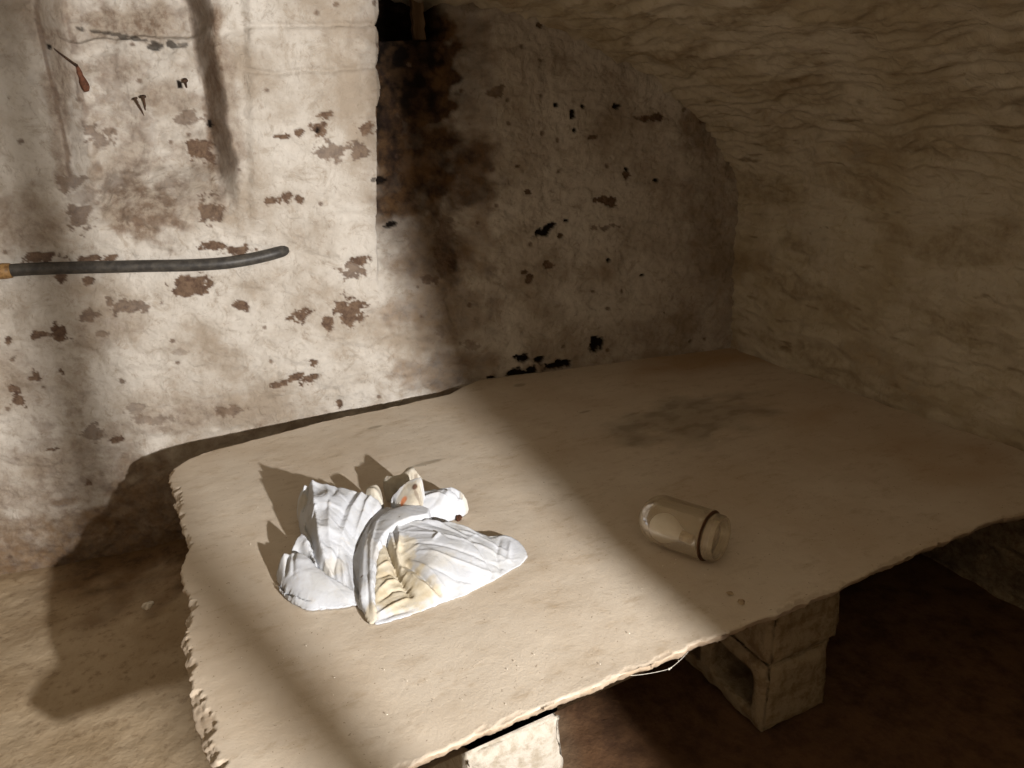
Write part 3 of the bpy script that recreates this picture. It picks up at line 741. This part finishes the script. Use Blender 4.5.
def cloth_layer(name, outline, inner, root, folds=(), edge=0.012, rim=0.004, wr=0.004, wdir=0.0, wscale=22, cream=(), orange=(), brown=(), step=0.0032, seed=0.0, base=0.0):
    """outline/inner: sighted points (px, py, height); folds: (polyline px/py, height, width)"""
    O = resample([wpt(*p) for p in outline + [outline[0]]], 4 * len(outline) + 1)[:-1]
    # round the outline a little, then resample evenly
    for _ in range(1): O = 0.25 * np.roll(O, 1, 0) + 0.5 * O + 0.25 * np.roll(O, -1, 0)
    per = np.hypot(*np.diff(np.vstack([O, O[:1]])[:, :2], axis=0).T).sum()
    O = resample(np.vstack([O, O[:1]]), int(per / step) + 1)[:-1]
    q = np.linspace(0, 1, len(O), endpoint=False) * 2 * math.pi
    O[:, 0] += 0.0022 * fbm(np.cos(q) * 6 + seed, np.sin(q) * 6, 0.0, 4, 0.7); O[:, 1] += 0.0022 * fbm(np.cos(q) * 6 + seed, np.sin(q) * 6, 5.0, 4, 0.7)
    ev = rbf([wpt(*p) for p in outline] + [wpt(*p) for p in inner])
    x0, y0 = O[:, :2].min(0); x1, y1 = O[:, :2].max(0)
    pts = [Vector(p[:2]) for p in O]; nb = len(pts)
    gx, gy = np.meshgrid(np.arange(x0, x1, step), np.arange(y0, y1, step), indexing='ij')
    gx = gx + (np.arange(gx.shape[1]) % 2)[None, :] * step * 0.5
    g = np.stack([gx.ravel(), gy.ravel()], -1)
    ins = np.zeros(len(g), bool); a, b = O[:, :2], np.roll(O[:, :2], -1, 0)
    for p, q in zip(a, b):
        c = ((p[1] > g[:, 1]) != (q[1] > g[:, 1])) & (g[:, 0] < (q[0] - p[0]) * (g[:, 1] - p[1]) / (q[1] - p[1] + 1e-12) + p[0]); ins ^= c
    g = g[ins]
    dist = np.min(np.hypot(g[:, None, 0] - a[None, :, 0], g[:, None, 1] - a[None, :, 1]), 1)
    g, dist = g[dist > step * 0.6], dist[dist > step * 0.6]
    pts += [Vector(p) for p in g]
    r = delaunay_2d_cdt(pts, [(i, (i + 1) % nb) for i in range(nb)], [], 1, 1e-6)
    vs = np.array([v[:] for v in r[0]]); fs = [tuple(f) for f in r[2]]
    X, Y = vs[:, 0], vs[:, 1]
    D = np.min(np.hypot(X[:, None] - a[None, :, 0], Y[:, None] - a[None, :, 1]), 1)
    Hh = ev(X, Y)
    ca, sa = math.cos(math.radians(wdir)), math.sin(math.radians(wdir))
    U, W = X * ca + Y * sa, -X * sa + Y * ca
    wv = 0.25 * fbm(U * 9, W * 9, seed + 4, 2)
    uw, ww_ = U + 0.03 * wv, W + 0.04 * fbm(U * 5, W * 5, seed + 7, 2)
    cr = np.abs(pnoise(uw * wscale * 0.22, ww_ * wscale * 0.62, seed)); cr2 = np.abs(pnoise(uw * wscale * 0.5 + 5, ww_ * wscale * 1.2, seed + 2))
    Hh = Hh + wr * (0.9 * np.exp(-(cr / 0.10) ** 2) - 0.35 * np.exp(-(cr2 / 0.08) ** 2) + 0.6 * fbm(U * 9, W * 12, seed + 1, 2)) * sstep(0, 0.02, D)
    for line, hh, ww in folds:
        w = resample([wpt(x, y, 0.03)[:2] if len((x, y)) == 2 else 0 for x, y in line], 80)
        dd = np.hypot(X[:, None] - w[None, :, 0], Y[:, None] - w[None, :, 1]); k = np.argmin(dd, 1); dd = dd[np.arange(len(X)), k]
        taper = np.sin(np.pi * np.clip((k + 6) / 91.0, 0, 1)) ** 0.5
        Hh = Hh + hh * taper * np.exp(-np.abs(dd / ww) ** 1.4) * sstep(0.0, 0.016, D)
    prof = np.sqrt(np.clip(1 - (1 - np.clip(D / edge, 0, 1)) ** 2, 0, 1))
    Hh = rim + base + np.maximum(Hh - rim - base, 0.0) * (0.25 + 0.75 * prof)
    V = np.stack([X, Y, SLAB_Z + 0.004 + Hh], -1)
    # hem turned down to what the cloth lies on
    cnt = {}
    for f in fs:
        for i in range(len(f)): cnt[(f[i], f[(i + 1) % len(f)])] = 1
    be = [(i, j) for (i, j) in cnt if (j, i) not in cnt]
    bidx = sorted({i for e in be for i in e}); mp = {}
    cen = V.mean(0); VV = [V]; n0 = len(V)
    B = V[bidx]
    inw = cen[:2] - B[:, :2]; inw /= np.linalg.norm(inw, axis=1)[:, None] + 1e-9
    r1 = B.copy(); r1[:, 2] = SLAB_Z + 0.004 + (B[:, 2] - SLAB_Z - 0.004) * 0.5; r1[:, :2] += inw * 0.0015
    r2 = B.copy(); r2[:, 2] = SLAB_Z + 0.003; r2[:, :2] += inw * 0.004
    m1 = {b_: n0 + i for i, b_ in enumerate(bidx)}; m2 = {b_: n0 + len(bidx) + i for i, b_ in enumerate(bidx)}
    for i, j in be: fs.append((j, i, m1[i], m1[j])); fs.append((m1[j], m1[i], m2[i], m2[j]))
    V = np.vstack([V, r1, r2])
    def spots(L):
        m = np.zeros(len(V)); wq = fbm(V[:, 0] * 40, V[:, 1] * 40, seed, 3)
        for px, py, rx, ry, h, k in L:
            q = wpt(px, py, h); d = np.hypot((V[:, 0] - q[0]) / rx, (V[:, 1] - q[1]) / ry) + 0.4 * wq
            m = np.maximum(m, k * sstep(1.25, 0.7, d))
        return m
    mk = np.stack([spots(cream), spots(orange), spots(brown)], -1)
    return child(name, V, fs, M_CLOTH, root, masks={'stain': mk})

def build_cloth():
    c = at_z(400, 570, SLAB_Z); root = empty('crumpled_sheet', (c[0], c[1], SLAB_Z))
    tag(root, 'crumpled soiled white cotton sheet heaped on the lit end of the stone slab', 'sheet')
    # lower left flap, with the under-fold showing along its front
    cloth_layer('under_fold', [(277,584,.012),(281,588,.016),(290,594,.018),(305,600,.016),(325,602,.012),(331,609,.004),(318,611,.003),(309,612,.003),(300,609,.003),(290,603,.003),(281,594,.004)],
                [(295,600,.014)], root, edge=.006, wr=.0015, seed=0.4)
    cloth_layer('corner_flap', [(277,580,.012),(276,570,.022),(279,560,.042),(283,553,.052),(289,552,.055),(297,551,.056),(304,552,.058),(311,556,.054),(318,566,.046),(330,574,.040),(344,583,.030),(358,592,.018),(371,600,.008),(360,605,.004),(340,609,.004),(327,610,.005),(312,606,.010),(296,598,.014),(284,590,.014)],
                [(290,566,.046),(305,575,.042),(318,588,.028),(300,590,.024),(340,594,.018)], root,
                folds=[([(292,558),(289,566),(286,576)], -.014, .005), ([(299,556),(295,566),(294,578)], -.007, .004), ([(283,556),(287,566)], .007, .005), ([(296,590),(312,600),(332,603)], .006, .005), ([(318,572),(330,584),(350,596)], .005, .006)],
                edge=.010, wr=.0022, wdir=-35, seed=1.0)
    # side of the heap tucked behind the flap
    cloth_layer('side_tuck', [(289,551,.050),(293,543,.060),(299,534,.070),(304,531,.075),(312,545,.062),(318,562,.050),(316,572,.040),(309,556,.046),(300,552,.046)], [(305,545,.062)], root,
                folds=[([(299,536),(297,550)], -.010, .004), ([(305,535),(306,551)], .008, .004)], edge=.007, wr=.003, seed=2.2)
    # tall left heap
    cloth_layer('main_heap', [(297,512,.052),(295,502,.064),(298,493,.080),(304,486,.100),(313,481,.118),(327,484,.110),(340,486,.102),(356,490,.092),(372,495,.082),(382,499,.074),(383,505,.068),(376,516,.056),(367,530,.044),(360,546,.032),(356,562,.024),(357,580,.020),(362,602,.008),(371,619,.004),(362,610,.006),(352,598,.014),(340,588,.022),(326,577,.032),(316,566,.040),(308,550,.042),(301,535,.044)],
                [(318,500,.112),(322,530,.085),(326,556,.058),(340,505,.098),(345,535,.064),(335,570,.038),(307,508,.080),(306,528,.058),(350,570,.030),(330,492,.106),(330,520,.092)], root,
                folds=[([(315,486),(317,505),(318,530),(322,558),(330,580)], .014, .008), ([(299,509),(307,501),(316,491)], .010, .005), ([(301,512),(310,505),(318,496)], -.014, .004), ([(303,518),(312,508),(316,503)], .009, .004), ([(305,526),(311,516),(314,508)], -.014, .004),
                       ([(305,529),(310,541),(315,555),(318,568)], -.018, .005), ([(308,528),(313,521),(316,518)], .008, .003), ([(310,536),(315,529),(318,526)], -.008, .003), ([(312,543),(317,536),(320,534)], .008, .003),
                       ([(380,502),(366,512),(355,528),(347,545),(342,560)], .009, .006), ([(366,508),(356,516),(348,530),(341,546)], -.007, .006), ([(381,506),(369,520),(360,538),(354,556)], .010, .005),
                       ([(327,500),(334,525),(332,555),(338,580)], .006, .007), ([(345,492),(340,515),(330,535)], -.006, .006), ([(340,560),(334,575),(336,586)], -.008, .004), ([(347,562),(352,580),(360,602)], .009, .004), ([(326,572),(340,584),(354,600)], .008, .004), ([(343,568),(344,585)], .005, .004)],
                edge=.012, wr=.0030, wdir=-60, wscale=24, seed=3.0, step=.0027, brown=[(313,503,.008,.006,.1,.2)], cream=[(300,495,.02,.02,.1,.5),(335,565,.03,.02,.05,.35)])
    # grey hollow between the heap and the banded hem
    cloth_layer('inner_hollow', [(350,565,.026),(356,545,.036),(366,525,.046),(380,508,.056),(396,506,.055),(400,516,.05),(384,530,.044),(374,550,.034),(371,580,.024),(374,612,.008),(368,620,.003),(358,600,.006)], [(370,545,.034),(363,575,.022)], root,
                folds=[([(385,512),(372,530),(364,552)], .006, .005), ([(362,560),(364,585),(369,608)], .006, .004)], edge=.006, wr=.003, wdir=-65, seed=4.5)
    # hem-side lobe spreading to the right
    cloth_layer('wide_lobe', [(376,540,.048),(382,530,.055),(394,522,.060),(410,520,.060),(432,520,.056),(456,522,.048),(474,529,.040),(488,535,.030),(496,534,.026),(504,533,.024),(513,536,.020),(520,541,.015),(526,550,.009),(528,557,.006),(522,565,.003),(510,572,.003),(497,580,.003),(486,586,.003),(479,588,.003),(470,594,.003),(462,599,.003),(458,598,.003),(450,601,.003),(438,606,.003),(420,613,.003),(396,621,.003),(374,627,.003),(371,615,.012),(372,590,.030),(373,560,.044)],
                [(400,540,.054),(430,540,.060),(460,548,.050),(490,552,.032),(430,565,.048),(460,573,.030),(400,570,.030),(390,595,.018),(415,596,.018),(440,590,.022),(395,555,.042),(480,575,.018),(505,562,.014),(470,585,.014),(400,612,.008)], root,
                folds=[([(395,523),(397,532),(399,541),(402,556)], .009, .004), ([(381,529),(389,555),(397,574),(410,592)], -.020, .006), ([(402,545),(398,560),(402,572)], .010, .005), ([(386,530),(394,552),(399,568)], .008, .004),
                       ([(399,521),(430,528),(467,541)], -.008, .005), ([(404,528),(436,534),(470,546)], .008, .006), ([(424,533),(450,540),(478,548)], -.006, .005), ([(461,523),(478,530),(490,538),(500,534)], -.006, .004), ([(464,544),(480,554),(492,567),(490,575)], -.005, .004), ([(435,551),(441,545)], .006, .004),
                       ([(408,569),(420,577),(432,586),(440,590)], -.011, .004), ([(404,572),(418,583),(436,592)], .008, .005), ([(410,566),(428,575),(446,588)], .006, .005), ([(377,592),(388,582),(406,577)], .007, .005), ([(378,598),(392,588),(410,586)], -.006, .004), ([(377,608),(393,600),(408,594)], .006, .004), ([(378,612),(394,606),(412,602)], -.005, .004),
                       ([(378,572),(390,565),(402,572)], .006, .004), ([(377,580),(390,574),(400,578)], -.005, .004), ([(500,538),(496,555),(502,570)], -.005, .005), ([(510,540),(508,556)], .004, .004), ([(420,555),(450,570),(470,588)], .003, .006), ([(404,532),(440,535),(478,541),(506,549)], .0045, .004), ([(408,543),(445,546),(482,551),(512,556)], .004, .004), ([(414,553),(450,557),(484,561),(508,562)], -.004, .003),
                       ([(420,560),(452,566),(482,568),(504,566)], .0045, .004), ([(430,574),(458,579),(484,577)], -.0035, .003), ([(412,536),(432,541),(452,549)], -.005, .003), ([(440,530),(466,534),(490,542)], .004, .003), ([(430,598),(452,590),(474,582)], .003, .004)],
                edge=.016, rim=.0015, wr=.0012, wdir=-14, wscale=26, seed=6.0, step=.0028, cream=[(388,590,.075,.075,.02,.95),(393,560,.05,.07,.04,.9),(412,600,.06,.035,.01,.9),(404,548,.03,.04,.05,.7),(430,562,.06,.03,.05,.25)], brown=[(432,588,.004,.003,.03,.5)])
    # banded hem curling round the lobe
    cloth_layer('hem_band', [(420,505,.070),(402,506,.070),(386,512,.066),(374,522,.060),(366,535,.053),(360,556,.046),(357.5,578,.036),(359,600,.026),(364,614,.012),(369,626,.005),(378,622,.008),(376,604,.026),(375,584,.044),(376,563,.054),(379,547,.062),(386,534,.067),(397,525,.071),(412,519,.073),(430,516,.070),(432,509,.070)],
                [(404,513,.074),(385,523,.069),(371,545,.058),(367,575,.042),(367,602,.023)], root, folds=[([(425,511),(396,516),(379,532),(372,556),(371,585),(373,612)], .005, .003), ([(412,509),(390,514),(372,532),(365,560),(363,590)], .004, .003), ([(369,580),(368,608)], -.004, .003)],
                edge=.007, wr=.0014, wdir=-70, seed=9.0, step=.0026, brown=[(361.5,574,.003,.003,.05,.9),(399,513,.003,.003,.088,.7)], cream=[(370,545,.015,.12,.06,.25),(374,618,.03,.03,.01,.8)])
    # rolled lobe at the back
    cloth_layer('back_roll', [(410,500,.05),(420,491,.060),(432,489,.062),(442,487.5,.064),(452,487,.064),(462,491,.056),(468,498,.044),(469,504,.030),(465,511,.018),(457,517,.010),(440,520,.02),(420,520,.03),(408,512,.04)],
                [(432,496,.062),(450,496,.060),(456,506,.036),(432,508,.046)], root, folds=[([(449,489),(460,493),(465,501),(460,511)], .007, .0035), ([(446,491),(456,495),(460,502),(455,510)], -.006, .003), ([(422,502),(445,500),(462,504)], -.012, .005), ([(415,498),(432,492),(448,491)], .006, .004), ([(424,508),(440,506),(454,510)], .007, .005)],
                edge=.008, wr=.003, wdir=10, seed=12.0, step=.0026, cream=[(466,500,.012,.03,.04,.5)])
    # bunched end standing up, with the thin lip behind it
    cloth_layer('upper_lip', [(382,482,.060),(384,478,.068),(387,475,.074),(394,476,.076),(401,475,.080),(405,470,.090),(409,467.5,.096),(414,467,.098),(418,472,.094),(423.5,476,.090),(418,478,.084),(408,480,.078),(398,481.5,.074),(390,484,.066)],
                [(398,478.5,.080),(411,472,.097)], root, folds=[([(385,481),(398,478),(412,470)], .008, .003), ([(400,480),(410,474),(417,472)], -.008, .0025), ([(408,478),(420,475)], .006, .0025)], edge=.005, wr=.002, wdir=15, seed=18.0, step=.0022, cream=[(400,478,.08,.06,.08,.7)], brown=[(415,474,.006,.003,.095,.5)])
    cloth_layer('bunched_end', [(389,500,.062),(394,493,.078),(398,489,.088),(405,482,.104),(413.5,478.5,.114),(423,476.5,.120),(424,480,.114),(422,486,.104),(421,493,.092),(423,508,.066),(420,512,.060),(406,510,.062)],
                [(408,494,.088),(415,487,.104),(415,503,.078)], root, folds=[([(391,500),(400,490),(409,482),(420,478)], .012, .0035), ([(394,502),(403,491),(412,483)], -.008, .003), ([(408,505),(411,492),(416,483)], .007, .003), ([(413,503),(415,490)], -.008, .003), ([(419,506),(418,493),(421,482)], .008, .003)], edge=.006, wr=.003, wdir=65, seed=15.0, step=.0022,
                cream=[(410,500,.06,.06,.09,.75)], orange=[(403,496,.012,.010,.09,.9)], brown=[(414.5,486,.008,.008,.108,.95),(417,496,.004,.02,.09,.5)])
    cloth_layer('small_tuck', [(362,492,.075),(368,487,.080),(376,483,.084),(382,486,.080),(382,493,.066),(384,503,.06),(374,500,.066)], [(374,490,.086)], root, edge=.010, wr=.002, seed=20.0, cream=[(375,490,.05,.05,.08,.7)])
build_cloth()

# ------------------------------------------------------------------ crumbs
def chip(name, px, py, z, r, mat, label, cat, seed, flat=0.45, pos=None):
    c = at_z(px, py, z) if pos is None else np.array(pos)
    bm = bmesh.new(); bmesh.ops.create_icosphere(bm, subdivisions=3, radius=1)
    co = np.array([v.co[:] for v in bm.verts])
    k = 1 + 0.45 * pnoise(co[:, 0] * 1.6 + seed, co[:, 1] * 1.6, co[:, 2] * 1.6) + 0.15 * pnoise(co[:, 0] * 5 + seed, co[:, 1] * 5, co[:, 2] * 5)
    co = co * k[:, None] * np.array([r * 1.25, r, r * flat]); co[:, 2] -= co[:, 2].min()
    for v, q in zip(bm.verts, co): v.co = q
    me = bpy.data.meshes.new(name); bm.to_mesh(me); bm.free(); me.materials.append(mat)
    o = bpy.data.objects.new(name, me); COL.objects.link(o); o.location = c; o.rotation_euler.z = seed
    return tag(o, label, cat)
chip('stone_chip', 741, 603, SLAB_Z, 0.007, M_CHIP, 'small pale stone chip near the front edge of the slab, the nearer of two', 'chip', 0.7, 0.3)
chip('stone_chip', 730, 594, SLAB_Z, 0.006, M_CHIP, 'small stone chip on the slab before the glass cover, the farther of two', 'chip', 2.3, 0.3)
chip('dry_leaf', 459, 521, SLAB_Z, 0.008, M_LEAF, 'dark brown shred of dry leaf behind the crumpled sheet', 'leaf', 1.1, 0.9)
chip('paint_flake', 148, 608, 0.01, 0.016, M_FLAKE, 'small white paint flake on the dark floor left of the slab', 'flake', 4.0, 0.5)
def cobweb():
    a, b, c = at_y(688, 652, 0.98), at_y(669, 669, 0.98), at_y(620, 676, 0.96)
    V, F = [], []
    for p, q, sag, r in ((a, b, 0.003, 0.0006), (b, c, 0.004, 0.0005), (a + np.array([0, 0, 0.02]), a, 0.0, .0005)):
        P = np.array([p + (q - p) * t - np.array([0, 0, sag * 4 * t * (1 - t)]) for t in np.linspace(0, 1, 14)])
        v, f = tube(P, r, 6); k = len(V); V += list(v); F += [tuple(i + k for i in g) for g in f]
    for cc, r in ((b, 0.0025), (b + np.array([.005, 0, .001]), .0018), ((a + b) / 2, .001)):
        v, f = lathe([(-r, 0), (-r * .7, r * .7), (0, r), (r * .7, r * .7), (r, 0)], cc, (0, 0, 1), 10); k = len(V); V += list(v); F += [tuple(i + k for i in g) for g in f]
    o = link_mesh('cobweb', V, F, M_WEB); tag(o, 'dusty cobweb strands hanging from the front edge of the slab', 'cobweb')
cobweb()
def grit():
    rs = np.random.RandomState(5); V, F = [], []
    for i in range(110):
        px, py = rs.uniform(200, 720), rs.uniform(430, 740)
        p = at_z(px, py, SLAB_Z)
        if 260 < px < 545 and 450 < py < 645: continue
        if not (0.98 < p[1] < 2.38 and -0.03 < p[0] < 1.6): continue
        r = rs.uniform(0.0005, 0.0014); v, f = lathe([(-r, 0), (-.3 * r, r), (.5 * r, r * .8), (r, 0)], p + np.array([0, 0, 0.003]), (rs.normal() * .3, rs.normal() * .3, 1), 6)
        k = len(V); V += list(v); F += [tuple(q + k for q in g) for g in f]
    o = link_mesh('grit', V, F, M_FLAKE); tag(o, 'fine pale grit scattered over the top of the stone slab', 'grit', kind='stuff')
grit()

# ------------------------------------------------------------------ camera, light, world
cam = bpy.data.cameras.new('camera'); co = bpy.data.objects.new('camera', cam); COL.objects.link(co)
cam.sensor_width = 36; cam.lens = FOC / 1024 * 36; cam.clip_start = 0.02
right, up, back = ROT @ np.array([1, 0, 0]), ROT @ np.array([0, -1, 0]), ROT @ np.array([0, 0, -1])
co.matrix_world = Matrix(((right[0], up[0], back[0], CAM[0]), (right[1], up[1], back[1], CAM[1]), (right[2], up[2], back[2], CAM[2]), (0, 0, 0, 1)))
S.camera = co
sp = bpy.data.lights.new('passage_lamp', 'SPOT'); so = bpy.data.objects.new('passage_lamp', sp); COL.objects.link(so)
sp.energy = 1000; sp.color = (1.0, 0.965, 0.93); sp.shadow_soft_size = 0.030; sp.spot_size = math.radians(95); sp.spot_blend = 1.0
so.location = LAMP
so.rotation_euler = (Vector((0.1, 2.7, 1.45)) - Vector(LAMP)).to_track_quat('-Z', 'Y').to_euler()
w = bpy.data.worlds.new('cellar_air'); S.world = w; w.use_nodes = True
bg = w.node_tree.nodes['Background']; bg.inputs['Color'].default_value = (1.0, 0.77, 0.53, 1); bg.inputs['Strength'].default_value = 0.25
S.view_settings.view_transform = 'Standard'; S.view_settings.look = 'None'; S.view_settings.gamma = 1; S.view_settings.exposure = 0
S.view_settings.use_curve_mapping = False
S.cycles.use_denoising = True
S.cycles.max_bounces = 8; S.cycles.diffuse_bounces = 5; S.cycles.transparent_max_bounces = 16
